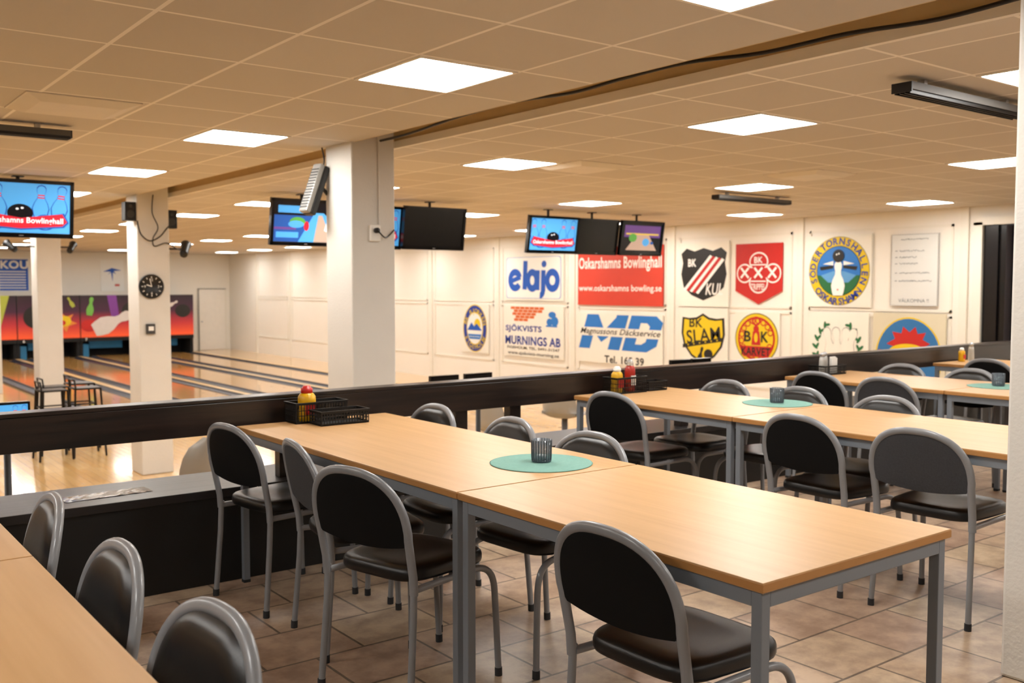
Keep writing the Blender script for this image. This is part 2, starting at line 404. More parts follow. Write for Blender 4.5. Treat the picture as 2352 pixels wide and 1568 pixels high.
# ================================================================== CHAIRS
def fz(z): return max(0,(z-.44)/.375)
def xh(y,z): return -.195-.075*fz(z)-.018*max(0,1-(y/.215)**2)*fz(z)
def spow(v,p): return math.copysign(abs(v)**p,v)
EX=.84
def chair_tpl(backm,label):
    e=empty('dining_chair',label,'chair',(0,0,0),group='grey tube stacking chairs')
    b=B(); pts=[]
    for z in (.40,.46,.52,.58): pts.append((xh(.215,z),.207+.005*fz(z)*2,z))
    for k in range(0,29):
        a=PI*k/28; y=.214*spow(math.cos(a),EX); z=.605+.192*math.sin(a)**EX
        pts.append((xh(y,z),y,z))
    for z in (.58,.52,.46,.40): pts.append((xh(.215,z),-.207-.005*fz(z)*2,z))
    b.tube(pts,.0125,grey,12,r2=.016); b.obj('back_frame',e)
    # backrest
    b=B(); NZ=16; NY=14
    def grid(front):
        vs=[]
        for i in range(NZ+1):
            s=i/NZ; z=.558+(.785-.558)*(s if s<.5 else 1-(1-s)**1.3*.5**(-.3))
            w=.203 if z<.605 else .203*max(0,1-((z-.605)/.185)**(2/EX))**(EX/2)
            if i==0: w=.192
            w=max(w,.02)
            for j in range(NY+1):
                q=-1+2*j/NY; y=w*q
                zz=z-(.02*(1-q*q) if i==0 else .02*(1-q*q)*(1-s)**2)
                edge=(1-abs(q)**6)*(1-abs(2*s-1)**6)
                x=xh(y,zz)+(.008+.022*edge if front else -.007-.003*edge)
                vs.append((x,y,zz))
        return vs
    n=NY+1
    fs=[(i*n+j,i*n+j+1,(i+1)*n+j+1,(i+1)*n+j) for i in range(NZ) for j in range(NY)]
    V1=grid(True);V2=grid(False)
    b.add(V1,fs,vinyl,True); b.add(V2,[f[::-1] for f in fs],backm,True)
    ring=[j for j in range(NY+1)]+[i*n+NY for i in range(1,NZ+1)]+[NZ*n+j for j in range(NY-1,-1,-1)]+[i*n for i in range(NZ-1,0,-1)]
    m=len(ring); sv=[V1[k] for k in ring]+[V2[k] for k in ring]
    b.add(sv,[(i,(i+1)%m+0,(i+1)%m+m,i+m)[::-1] for i in range(m)],blackp,True)
    b.obj('backrest',e)
    # seat
    b=B(); seg=40
    def rng(sc,z,p=.36):
        o=[]
        for k in range(seg):
            a=2*PI*k/seg; c=math.cos(a); s_=math.sin(a)
            x=math.copysign(abs(c)**p,c); y=math.copysign(abs(s_)**p,s_)
            yy=y*(.197+.012*x)
            xx=.012+x*.2
            o.append((.012+(xx-.012)*sc,yy*sc,z))
        return o
    lv=[(.93,.424),(.985,.427),(1.0,.437),(1.0,.452),(.985,.463),(.95,.470),(.85,.475),(.6,.472),(.3,.468)]
    vs=[]; 
    for sc,z in lv: vs+=rng(sc,z,.42 if sc>.9 else .55)
    fs=[(i*seg+k,i*seg+(k+1)%seg,(i+1)*seg+(k+1)%seg,(i+1)*seg+k) for i in range(len(lv)-1) for k in range(seg)]
    fs.append(tuple(range(seg))[::-1]); fs.append(tuple((len(lv)-1)*seg+k for k in range(seg)))
    b.add(vs,fs,vinyl,True); b.obj('seat',e)
    for sy in (-1,1):
        b=B(); p=[(-.192,.20,.412),(-.05,.197,.411),(.08,.198,.411),(.15,.200,.408),(.195,.203,.385),(.218,.206,.34),(.226,.208,.25),(.236,.214,.012)]
        p=[(x,y*sy,z) for x,y,z in p]
        b.tube(cat(p,5),.012,grey,10); b.tube([(.2355,.2137*sy,.03),(.236,.214*sy,0)],.014,rubber,10); b.obj('leg',e)
    for sy in (-1,1):
        b=B(); p=[(-.192,.205*sy,.43),(-.198,.206*sy,.3),(-.222,.212*sy,.01)]
        b.tube(p,.012,grey,10); b.tube([(-.2215,.2119*sy,.03),(-.2225,.212*sy,0)],.014,rubber,10); b.obj('leg',e)
    return e
ca=chair_tpl(blackfab,'black padded chair with round grey tube frame')
cb=chair_tpl(greyfab,'grey tube chair with grey fabric backrest rear')
def place(px,py,deg,t,firstd={}):
    a=math.radians(deg); loc=(px+.285*math.cos(a),py+.285*math.sin(a),0)
    if id(t) not in firstd: firstd[id(t)]=1; t.location=loc; t.rotation_euler=(0,0,a)
    else: dup(t,loc,(0,0,a))
CH=[(1.62,1.755,1,ca),(1.49,2.83,15,ca),(1.58,3.46,-9,cb),(1.54,4.04,8,ca),
 (2.64,4.06,180,ca),(2.65,3.44,177,ca),(2.64,2.90,184,ca),
 (3.70,3.95,3,ca),(3.73,2.74,-2,ca),(3.755,2.17,3,cb),
 (4.77,4.01,180,ca),(4.78,3.47,180,ca),(4.76,2.90,180,ca),
 (5.70,4.03,0,ca),(5.70,3.52,2,cb),(6.80,4.03,180,ca),(6.80,3.50,178,ca),(7.79,3.90,0,ca),
 (.635,2.95,176,ca),(.64,2.30,180,ca),(.655,1.74,184,ca)]
for c in CH: place(*c)
# ================================================================== TABLE WARE
mint=M('mint_woven','#84B3A6',.9,var=.2,scale=60,bump=.4)
glassm=M('smoked_glass','#8895A0',.08,var=.1,alpha=.38)
glassr=M('smoked_glass_rib','#46525E',.08,var=.1,alpha=.75)
wax=M('candle_wax','#D8DCE0',.5)
pm=B(); prof=[(.0001,.0035)]
for k in range(1,38): prof.append((.19*k/38,.0035 if k%2 else .0018))
prof+=[(.192,.002),(.19,0)]
pm.lathe(prof,mint,64)
pmo=pm.obj('placemat',label='round mint green woven placemat on a table',category='placemat',group='round mint placemats')
ge=empty('candle_glass','ribbed smoked glass candle holder on a placemat','candle holder',group='ribbed candle glasses')
b=B(); b.lathe([(.030,0),(.035,.003),(.0365,.02),(.0375,.083),(.0352,.083),(.033,.02),(.030,.010),(.0001,.010)],glassm,64)
for k in range(22):
    a=2*PI*k/22; c_,s_=math.cos(a),math.sin(a)
    b.tube([(.0355*c_,.0355*s_,.004),(.0368*c_,.0368*s_,.02),(.0378*c_,.0378*s_,.082)],.0022,glassr,6)
b.lathe([(.036,.0),(.0378,.006),(.036,.009)],glassr,48)
b.obj('glass_cup',ge); b=B(); b.lathe([(.018,.0105),(.018,.024),(.017,.025),(.0001,.024)],wax,24); b.tube([(0,0,.024),(0,0,.031)],.001,black,6); b.obj('tealight',ge)
locs=[(2.27,2.79),(4.476,3.41),(6.37,3.10)]
pmo.location=(2.27,2.79,.7402); ge.location=(2.28,2.80,.7438)
for x,y in locs[1:]:
    c=pmo.copy(); COL.objects.link(c); c.location=(x,y,.7402); dup(ge,(x+.01,y+.01,.7438))
# baskets
def basket(loc,rot,L,W,H,label):
    b=B(); t=.003
    b.box(-L/2,L/2,-W/2,W/2,0,.004,blackp)
    for z0,z1 in ((.0,.010),(H*.36,H*.36+.003),(H*.6,H*.6+.003),(H-.012,H)):
        b.box(-L/2,L/2,-W/2,-W/2+t,z0,z1,blackp); b.box(-L/2,L/2,W/2-t,W/2,z0,z1,blackp)
        b.box(-L/2,-L/2+t,-W/2,W/2,z0,z1,blackp); b.box(L/2-t,L/2,-W/2,W/2,z0,z1,blackp)
    b.box(-L/2-.006,L/2+.006,-W/2-.006,-W/2,H-.005,H,blackp); b.box(-L/2-.006,L/2+.006,W/2,W/2+.006,H-.005,H,blackp)
    b.box(-L/2-.006,-L/2,-W/2,W/2,H-.005,H,blackp); b.box(L/2,L/2+.006,-W/2,W/2,H-.005,H,blackp)
    n=int(L/.014)
    for k in range(n+1):
        x=-L/2+L*k/n; b.box(x-.0017,x+.0017,-W/2,-W/2+t,0,H,blackp); b.box(x-.0017,x+.0017,W/2-t,W/2,0,H,blackp)
    n=int(W/.014)
    for k in range(n+1):
        y=-W/2+W*k/n; b.box(-L/2,-L/2+t,y-.0017,y+.0017,0,H,blackp); b.box(L/2-t,L/2,y-.0017,y+.0017,0,H,blackp)
    return b.obj('basket',loc=loc,rot=(0,0,rot),label=label,category='basket')
basket((2.17,4.20,.7405),.0,.25,.12,.068,'low black perforated plastic basket on the table')
basket((2.115,4.333,.7405),.0,.27,.12,.10,'black perforated plastic basket against the railing')
basket((4.19,4.33,.7405),0,.25,.12,.10,'black perforated basket holding sauce bottles')
basket((4.43,4.335,.7405),0,.16,.10,.06,'small low black basket beside the sauce basket')
basket((6.26,4.32,.7405),0,.26,.14,.07,'black basket with shakers by the railing')
mustard=M('mustard_plastic','#DCA80C',.35); capred=M('red_cap','#C0201A',.4); ketch=M('ketchup_plastic','#A82418',.3); clear=M('clear_plastic','#E8E6E0',.1,trans=.6)
def bottle(loc,bm,cm,h,r,label,capw=.5):
    e=empty('sauce_bottle',label,'bottle',loc)
    b=B(); b.lathe([(r*.92,0),(r,.006),(r,h*.25),(r*.93,h*.4),(r,h*.55),(r*.97,h*.70),(r*.75,h*.78),(r*.6,h*.80)],bm,28); 
    b.box(-r*.6,r*.6,-r*1.01,-r*.9,h*.2,h*.5,red if bm is mustard else white); b.obj('bottle_body',e)
    b=B(); b.lathe([(r*.66,h*.80),(r*.66,h*.93),(r*.5,h*.94),(r*.42,h)],cm,20); b.obj('cap',e)
    return e
bottle((2.065,4.335,.745),mustard,capred,.170,.043,'yellow mustard bottle with red cap in a basket')
bottle((4.12,4.33,.745),mustard,white,.16,.036,'yellow mustard bottle with white cap in a basket')
bottle((4.23,4.33,.745),ketch,clear,.20,.033,'red ketchup bottle with clear cap in a basket')
bottle((8.22,4.33,.7405),mustard,white,.12,.028,'yellow mustard bottle with white cap on a table')
for x,y,z in ((6.18,4.31,.745),(6.25,4.34,.745),(8.34,4.31,.7405)):
    e=empty('salt_shaker','clear glass shaker with metal top','shaker',(x,y,z),group='glass shakers')
    b=B(); b.lathe([(.024,0),(.027,.01),(.024,.10),(.018,.13)],clear,20); b.obj('glass_body',e)
    b=B(); b.lathe([(.019,.13),(.019,.15),(.012,.16)],silver,20); b.obj('lid',e)
b=B()
for k in range(3): b.box(-.04,.04,-.012+k*.008,-.008+k*.008,0,.11+.006*k,white)
b.obj('napkin',loc=(6.33,4.32,.746),rot=(0,0,.1),label='white paper napkins standing in a basket',category='napkin')
# ================================================================== WALL SIGNS
def sign(name,label,cat_,yc,zc,W,H,board=offw,th=.02,draw=None,plain=True):
    b=B(); 
    if board is not None: b.box(-th,0,-W/2,W/2,-H/2,H/2,board)
    f=Flat(b,W,H,FX,th if board is not None else .004)
    draw(f); return b.obj(name,loc=(WX-.018,yc,zc),label=label,category=cat_)
def s_el(f):
    for l,(e,m) in enumerate(((2,sky),(2.8,white))):
        pts=[]
        for cx,cy,a0 in ((94-e,90-e,0),(6+e,90-e,90),(6+e,10+e,180),(94-e,10+e,270)):
            for k in range(7):
                a=math.radians(a0+15*k); pts.append((cx+4*math.cos(a),cy+7*math.sin(a)))
        f.poly(pts,m,l+1)
    w=.145
    def S(x0,y0,x1,y1): 
        f.line([(x0,y0),(x1,y1)],w,blue,4)
    f.line([(12,42),(29,51)],.10,blue,4); f.ring(20,45,8.6,17.5,w,blue,4,20,325)
    S(38,85,36.5,26)
    f.ring(49.5,44,7.2,17.5,w,blue,4); S(58.5,64,58,25)
    S(68,64,67.5,24); f.ring(62.5,24,5,12,w*.9,blue,4,-95,0,10); f.ell(69,79,4,7,blue,4)
    f.ring(82.5,44,8.2,17.5,w,blue,4)
sign('sign_board','white sign with bold blue lowercase lettering','sign',16.22,1.56,2.02,.98,offw,draw=s_el)
def s_sj(f):
    for r in range(5):
        n=7-r
        for k in range(n):
            x=12+k*8.2+(4 if r%2 else 0)*1+r*1.5; y=93-r*5.8
            f.rect(x,y,x+7.4,y+5,brick_o,1)
    f.text('SJÖKVISTS',34,55,62,17,dblue,2,.025); f.text('MURNINGS AB',49,32,93,17,dblue,2,.025)
    f.text('FIGEHOLM, TEL. 0491-31547',50,17,88,6,black,2,.01); f.text('www.sjokvists-murning.se',50,6,86,8,black,2,.01)
    f.ell(82,84,6,6,sky,1); f.ell(78,70,5,7,sky,1); f.rect(72,61,90,64,sky,1); f.ell(86,72,6,9,sky,1)
sign('sign_board','white sign with orange bricks and blue lettering','sign',16.22,.41,2.02,1.10,offw,draw=s_sj)
def s_fig(f):
    f.ell(50,50,45,49,yellow,1); f.ell(50,50,43,47,dblue,2); f.ell(50,50,31,34,yellow,3); f.ell(50,50,29,32,white,4)
    f.ell(60,58,12,12,yellow,5); f.poly([(22,46),(38,62),(48,54),(58,60),(78,46)],blue,6); f.poly([(24,38),(76,38),(70,28),(30,28)],sky,5); f.line([(30,33),(70,33)],.012,white,6)
    f.arc('BK BJORKEN',50,50,.40,160,20,.11,yellow,5,.01); f.arc('FIGEHOLM',50,50,.42,215,325,.11,yellow,5,.01,True)
sign('emblem_sign','round blue and yellow club emblem with sun and island','sign',18.35,.41,1.05,1.12,offw,draw=s_fig)
def s_os(f):
    f.text('Oskarshamns Bowlinghall',50,70,97,26,white,1,.022); f.text('www.oskarshamns bowling.se',50,28,97,14,white,1,.012)
sign('sign_board','orange red banner with white lettering','sign',13.60,1.575,2.34,1.13,orange,draw=s_os)
def s_md(f):
    def sl(x,y): return (x+(y-62)*.16,y)
    def P(pts,m=sky,l=1): f.poly([sl(*p) for p in pts],m,l)
    P([(7,28),(21,28),(21,97),(7,97)]); P([(21,97),(21,62),(33,42),(33,66)]); P([(45,97),(45,62),(33,42),(33,66)]); P([(43,28),(57,28),(57,97),(43,97)])
    P([(60,28),(73,28),(73,97),(60,97)]); P([(73,28),(88,28),(97,40),(97,85),(88,97),(73,97)]); P([(73,42),(80,42),(84,48),(84,77),(80,83),(73,83)],offw,2)
    f.rect(1,54,100,71,offw,3)
    f.text('Magnussons Däckservice',51,62,94,15,black,4,.012,.3)
    f.text('Tel. 165 39',57,9,46,15,black,2,.02)
sign('sign_board','white sign with large slanted blue letters','sign',13.60,.37,2.34,.98,offw,draw=s_md)
SH=[(50,100),(30,94),(12,100),(0,90),(4,72),(0,50),(6,25),(24,10),(50,0),(76,10),(94,25),(100,50),(96,72),(100,90),(88,100),(70,94)]
def scl(p,s,cx=50,cy=50): return [(cx+(x-50)*s*.84,cy+(y-50)*s*.74) for x,y in p]
def s_nul(f):
    f.poly(scl(SH,1.10),black,1); 
    for o,m in ((-13,white),(-7,red),(0,white),(6,red),(13,white)):
        f.poly([(22+o,24-o*.2),(27+o,22-o*.2),(80+o*.9,74-o*.2),(75+o*.9,77-o*.2)],m,2)
    f.text('BK',27,68,17,12,white,3,.03); f.text('KUL',72,27,34,18,white,4,.015,.2)
sign('emblem_sign','black shield emblem with red and white stripes','sign',11.47,1.59,1.12,1.12,offw,draw=s_nul)
def s_tr(f):
    f.poly([(0,100),(100,100),(100,22),(50,0),(0,22)],red,1)
    for cx,cy,rx,ry in ((50,70,20,16),(50,36,20,18),(20,51,17,16),(80,51,17,16)):
        f.ell(cx,cy,rx,ry,white,2)
    for cx,cy,rx,ry in ((50,70,17.5,13.5),(50,36,17.5,15.5),(20,51,14.5,13.5),(80,51,14.5,13.5)):
        f.ell(cx,cy,rx,ry,red,3)
    f.rect(12,44,88,60,red,4)
    for x in (21,50,79):
        f.line([(x-8,44),(x+8,60)],.038,white,6); f.line([(x+8,44),(x-8,60)],.038,white,6)
    f.text('BK',50,73,18,10,white,6,.02); f.text('TRIPPEL',50,29,31,10,white,6,.015)
    f.rect(34,37,66,39,white,6); f.rect(34,64,66,66,white,6)
sign('emblem_sign','red pennant shaped emblem with white knot ring','sign',10.295,1.585,.96,1.0,None,draw=s_tr)
SL=[(50,100),(36,92),(20,90),(4,92),(2,60),(8,36),(24,16),(50,0),(76,16),(92,36),(98,60),(96,92),(80,90),(64,92)]
def s_sl(f):
    f.poly(scl(SL,1.12,50,50),black,1); f.poly(scl(SL,1.01,50,50),yellow,2)
    f.text('BK',36,76,28,15,black,3,.02,); f.text('SLAM',51,56,70,22,black,3,.012,0,.12)
    f.poly([(8,40),(92,54),(92,48),(8,34)],black,3)
    f.ell(62,26,9,8,black,3); f.pin(46,24,28,black,None,3,-.3)
    for k in range(6): f.ell(20+k*12,39.5+k*1.9,1.5,1.2,yellow,4)
sign('emblem_sign','yellow and black shield emblem','sign',11.47,.465,1.10,1.08,offw,draw=s_sl)
def s_ka(f):
    f.ell(50,50,48,48,black,1); f.ell(50,50,46.5,46.5,yellow,2); f.ell(50,50,41,41,red,3); f.ell(50,50,37,37,yellow,4)
    for k in range(16):
        a=math.radians(20+k*21); f.ring(50+33*math.cos(a),50+34*math.sin(a),5.2,5,.018,red,5,0,360,14)
    f.text('B',31,54,15,20,black,7,.02); f.text('K',69,54,16,20,black,7,.02)
    f.ell(50,68,6,7,red,6); f.poly([(43,64),(57,64),(60,38),(40,38)],red,6); f.ell(50,52,4,9,yellow,7)
    f.poly([(12,36),(88,36),(78,16),(22,16)],red,6); f.text('KARVET',50,26,64,15,black,8,.02); f.ring(50,83,8,7,.03,red,6)
sign('emblem_sign','round red and yellow chain emblem','sign',10.31,.52,.92,.88,offw,draw=s_ka)
def s_so(f):
    f.ell(50,50,48,48,black,1); f.ell(50,50,47.4,47.4,yellow,2); f.ell(50,50,35,35,black,3); f.ell(50,50,34,34,sky,4)
    f.poly([(50+34*math.cos(math.radians(a)),50+34*math.sin(math.radians(a))) for a in range(190,351,8)],green,5)
    f.poly([(22,44),(42,50),(58,50),(78,44),(66,34),(34,34)],M('water_print','#5E9FD6',.5),6)
    f.poly([(20,56),(42,58),(42,54),(22,51)],black,7); f.poly([(80,56),(58,58),(58,54),(78,51)],black,7)
    f.poly([(25,60),(42,64),(42,58)],white,6); f.poly([(75,60),(58,64),(58,58)],white,6)
    f.pin(50,40,48,white,None,8,0,1.2); f.ell(50,71,9,9,black,9); f.ell(47.5,73,1.2,1.2,white,10); f.ell(51,74,1.2,1.2,white,10); f.ell(50,24,1.2,1.2,red,10)
    f.arc('SÖDERTORNSHALLEN',50,50,.453,200,-20,.10,dblue,5,.02); f.arc('OSKARSHAMN',50,50,.458,222,318,.10,dblue,5,.02,True)
sign('emblem_sign','round yellow ringed emblem with pin and ball','sign',8.78,1.615,1.10,1.09,offw,draw=s_so)
def s_wb(f):
    rnd=random.Random(7)
    def scr(x0,x1,y,a=1.6):
        n=int((x1-x0)*1.2); f.line([(x0+(x1-x0)*i/n,y+rnd.uniform(-a,a)) for i in range(n+1)],.005,ink,1)
    scr(20,80,93,1.1)
    for y,x1 in ((77,72),(68,55),(59,58),(46,84),(35,88)): f.line([(8,y),(13,y)],.008,ink,1); scr(17,x1,y,1.2)
    f.text('VÄLKOMNA !!',50,8,66,6,ink,1,0)
wbm=M('whiteboard_surface','#DCDDD9',.3,var=.04)
e=sign('whiteboard','white board with handwritten marker notes','whiteboard',7.555,1.615,.70,1.02,wbm,draw=s_wb)
b=B(); fw=M('whiteboard_frame','#BDBCB8',.4)
for a in ((-.35,.35,-.51,-.50),(-.35,.35,.50,.51)): b.box(-.026,0,a[0],a[1],a[2],a[3],fw)
b.box(-.026,0,-.36,-.35,-.51,.51,fw); b.box(-.026,0,.35,.36,-.51,.51,fw); fr=b.obj('frame',e)
def s_wr(f):
    for sgn in (-1,1):
        for k in range(9):
            a=math.radians(-80+k*17); cx=50+sgn*38*math.cos(a); cy=48+40*math.sin(a)
            f.ell(cx,cy,6,2.2,green,1,14,(a+.6) if sgn>0 else PI-(a+.6)); f.ell(cx-sgn*4,cy+1,5,2,green,1,14,(a+2.0) if sgn>0 else PI-(a+2.0))
    for dx,r in ((-12,.25),(0,.1),(12,-.1),(20,-.3)):
        f.pin(50+dx,52,56,lgrey,None,2,r,1.1); f.pin(50+dx,52,54,offw,None,3,r,1.07)
sign('emblem_sign','white emblem with green laurel wreath and pins','sign',8.78,.44,1.05,1.10,offw,draw=s_wr)
cream_b=M('board_cream','#D8D0B6',.55,var=.04)
def s_bl(f):
    f.ell(50,43,46,52,yellow,1); f.ell(50,43,44,50,sky,2); f.ell(50,43,43.5,49.5,M('emblem_blue','#2A72AE',.5),3)
    f.poly([(24,48),(30,57),(20,60),(32,67),(28,76),(41,74),(43,83),(52,76),(60,83),(63,74),(74,76),(70,67),(80,62),(71,57),(77,48)],red,4)
    f.ell(50,49,27,12,yellow,5); f.text('B',13,47,8,10,red,5,.03); f.text('K',87,47,8,10,red,5,.03)
sign('emblem_sign','round blue emblem with red and yellow shapes','sign',7.62,.44,1.12,1.12,cream_b,draw=s_bl)
# end-wall signs
def esign(label,xc,zc,W,H,board,draw):
    b=B(); b.box(-W/2,W/2,-.03,0,-H/2,H/2,board); draw(Flat(b,W,H,FY,.03,.006)); b.obj('sign_board',loc=(xc,WY-.002,zc),label=label,category='sign')
def s_sk(f):
    f.rect(2,4,98,96,blue,1); f.text('SKOU',56,80,84,24,white,2,.03)
    for k in range(7): f.rect(8,58-k*8,92,61-k*8,white,2)
esign('blue sign with white lettering on the end wall',5.98,1.72,1.15,1.05,white,s_sk)
def s_bd(f):
    f.poly([(10,62),(48,74),(90,66),(56,64),(66,54),(52,60),(50,30),(44,60),(30,52),(42,62)],blue,1); f.rect(60,16,80,22,red,1)
esign('white sign with a blue winged mark',9.05,1.72,.72,1.02,white,s_bd)
# ================================================================== MASKING UNITS
def maskmat():
    m,n,b_=nt('mask_gradient'); tc=n.nodes.new('ShaderNodeTexCoord'); sp=n.nodes.new('ShaderNodeSeparateXYZ')
    n.links.new(tc.outputs['Object'],sp.inputs[0]); mp=n.nodes.new('ShaderNodeMapRange'); mp.inputs[1].default_value=-.6; mp.inputs[2].default_value=.66
    n.links.new(sp.outputs[2],mp.inputs[0]); r=n.nodes.new('ShaderNodeValToRGB'); cr_=r.color_ramp
    cr_.elements[0].color=lin('#E8552A'); cr_.elements[1].color=lin('#1E1018')
    e1=cr_.elements.new(.28); e1.color=lin('#B42A30'); e2=cr_.elements.new(.6); e2.color=lin('#3E1830')
    n.links.new(mp.outputs[0],r.inputs[0]); n.links.new(r.outputs[0],b_.inputs['Base Color']); b_.inputs['Roughness'].default_value=.5
    n.links.new(r.outputs[0],b_.inputs['Emission Color']); b_.inputs['Emission Strength'].default_value=.2
    return m
mm=maskmat(); purple=M('purple_print','#7A3A90',.5); lime=M('lime_print','#A8B040',.5); pgreen=M('green_pin_print','#6FB04A',.5); pinw=M('pale_print','#D8CFC8',.5); teal=M('teal_curtain','#1F6E96',.6,var=.4,scale=4,emit=.15); pit=M('pit_black','#08090B',.8)
glow=M('glow_orange_print','#E88A38',.5)
divw=M('divider_wood','#D0AE78',.3)
LX=[10.4,8.62,6.84,5.06,2.5,.72,-1.06]
for i,x in enumerate(LX):
    e=empty('masking_unit','printed masking panel above a bowling pin deck','panel',(x,32.2,FL),group='printed masking panels')
    b=B(); b.box(-.885,.885,0,.05,-.66,.66,mm); f=Flat(b,1.77,1.32,FY,0,.006)
    if i==0:
        f.pin(28,76,30,pinw,None,2,-.9); f.pin(62,78,26,pinw,None,2,-1.1); f.ell(80,60,14,16,black,1); f.ell(20,20,16,14,glow,1)
    elif i==1:
        f.poly([(46,100),(62,100),(66,50),(54,40)],purple,1); f.pin(18,74,44,pgreen,None,2,-.15); f.pin(55,36,95,pinw,None,3,-1.15,1.2); f.ell(86,62,15,20,black,2); f.ell(15,28,14,14,red,1)
    elif i==2:
        f.poly([(70,60),(78,50),(90,56),(84,42),(96,34),(82,28),(78,14),(70,28),(58,30),(66,42),(60,54)],glow,2); f.ell(76,40,10,12,yellow,3); f.ell(72,36,5,6,red,4); f.pin(86,84,26,lime,None,2,.5); f.ell(30,50,20,26,black,2)
    else:
        f.poly([(60,100),(90,100),(70,0),(30,0)],lime,1); f.pin(40,50,80,pinw,None,2,.3)
    b.box(-.885,-.865,-.012,0,-.66,.66,black); b.obj('art_panel',e,(0,0,FL*-1+.43+.0))
    b=B(); b.box(-.885,.885,0,.04,.50,.62,pit); f=Flat(b,1.77,.12,FY@Matrix.Translation((0,.56,0)),0,.006); f.text(str(8-i),10,50,None,70,white,1,.03); b.obj('number_strip',e,(0,0,0))
    b=B(); b.box(-.885,.885,1.0,1.05,0,1.9,pit); b.box(-.885,.885,.06,1.0,1.85,1.9,pit); b.box(-.885,-.80,.05,1.0,0,1.9,pit); b.box(.80,.885,.05,1.0,0,1.9,pit); b.box(-.5,.5,.5,.55,.25,.62,teal); b.box(-.80,-.62,.1,.5,0,.4,teal); b.obj('pit_housing',e)
    # lane
    e=empty('bowling_lane','glossy maple bowling lane with dark gutters','bowling lane',(x,15.2,FL),group='bowling lanes')
    b=B(); b.box(-.53,.53,0,16.95,0,.03,lanewood2)
    for k in range(7):
        xx=(k-3)*.14; yy=4.2+(3-abs(k-3))*.35
        b.add([(xx-.02,yy,.0305),(xx+.02,yy,.0305),(xx,yy+.15,.0305)],[(0,1,2)],black)
    b.box(-.53,.53,-.03,0,0,.031,black); b.obj('lane_surface',e)
    for sx in (-1,1):
        b=B(); pr=[]
        for k in range(9):
            a=PI*k/8; pr.append((sx*.655-.11*math.cos(a),.034-.03*math.sin(a)))
        vs=[(p[0],y,p[1]) for y in (0,16.95) for p in pr]; b.add(vs,[(k,k+1,k+10,k+9) for k in range(8)],gutter_m,True)
        b.box(sx*.655-.12,sx*.655-.105,0,16.95,0,.036,gutter_m); b.box(sx*.655+.105,sx*.655+.12,0,16.95,0,.05,gutter_m); b.obj('gutter',e)
    b=B(); b.box(.775,.95,0,16.95,0,.045,divw); b.obj('divider',e)
# ================================================================== TELEVISIONS
def scr_mat(name,h,e=1.0):
    return M(name,h,.2,var=.05,emit=e)
s_blue=scr_mat('screen_blue','#4FA0E0',.7); s_dk=scr_mat('screen_off','#0A0A0C',0.0001); s_w=scr_mat('screen_white','#E8EEF6',.7); s_r=scr_mat('screen_red','#D02838',.6); s_k=scr_mat('screen_black','#10101A',.1)
s_y=scr_mat('screen_yellow','#D8C060',.5); s_p=scr_mat('screen_purple','#6A4890',.5); s_t=scr_mat('screen_lane','#B8A090',.6); s_g=scr_mat('screen_green','#58A048',.6); s_b2=scr_mat('screen_deep_blue','#2A58A8',.5)
bez=M('glossy_black_bezel','#08080A',.15,var=.1)
def tvdraw(f,kind):
    if kind=='logo':
        f.rect(0,0,100,100,s_blue,1)
        for x,r in ((8,.12),(27,.04),(70,-.04),(90,-.14)):
            f.pin(x,64,68,s_b2,None,2,r,1.3); f.pin(x,64,63,s_blue,s_r,3,r,1.22)
        f.ell(49,40,13,18,s_k,5); f.ell(46,48,1.5,2,s_w,6); f.ell(51,50,1.5,2,s_w,6)
        f.ring(24,22,11,15,.012,s_b2,4); f.ring(74,22,11,15,.012,s_b2,4)
        f.poly([(1,22),(6,44),(50,28),(94,42),(99,22),(94,12),(50,6),(8,12)],s_b2,6)
        f.poly([(3,24),(8,42),(50,30),(92,40),(97,24),(92,15),(50,9),(10,15)],s_r,7); f.text('Oskarshamns Bowlinghall',50,24,86,15,s_w,8,.02)
    elif kind=='lane':
        f.rect(0,0,100,100,s_b2,1); f.rect(0,66,100,100,s_k,2); f.rect(6,72,62,90,s_blue,3)
        f.poly([(38,0),(100,0),(100,40),(76,74),(62,74)],s_blue,3); f.poly([(62,0),(92,0),(74,68),(68,68)],s_t,4); f.poly([(78,30),(100,14),(100,50),(84,66)],s_w,4)
        f.ell(36,50,12,12,s_g,5); f.ell(34,44,12,9,s_blue,6); f.rect(0,30,34,36,s_p,4); f.rect(4,10,38,24,s_blue,4); f.ell(50,40,4,12,s_r,6)
    elif kind=='lane2':
        f.rect(0,0,100,100,s_k,1); f.rect(4,52,96,92,s_p,2); f.poly([(10,8),(90,8),(66,62),(36,62)],s_t,3); f.rect(8,60,92,66,s_y,3)
        f.ell(60,36,9,13,s_blue,5); f.ell(76,34,4,5,s_b2,5); f.ell(26,50,10,14,s_g,4)
    else: f.rect(0,0,100,100,s_dk,1)
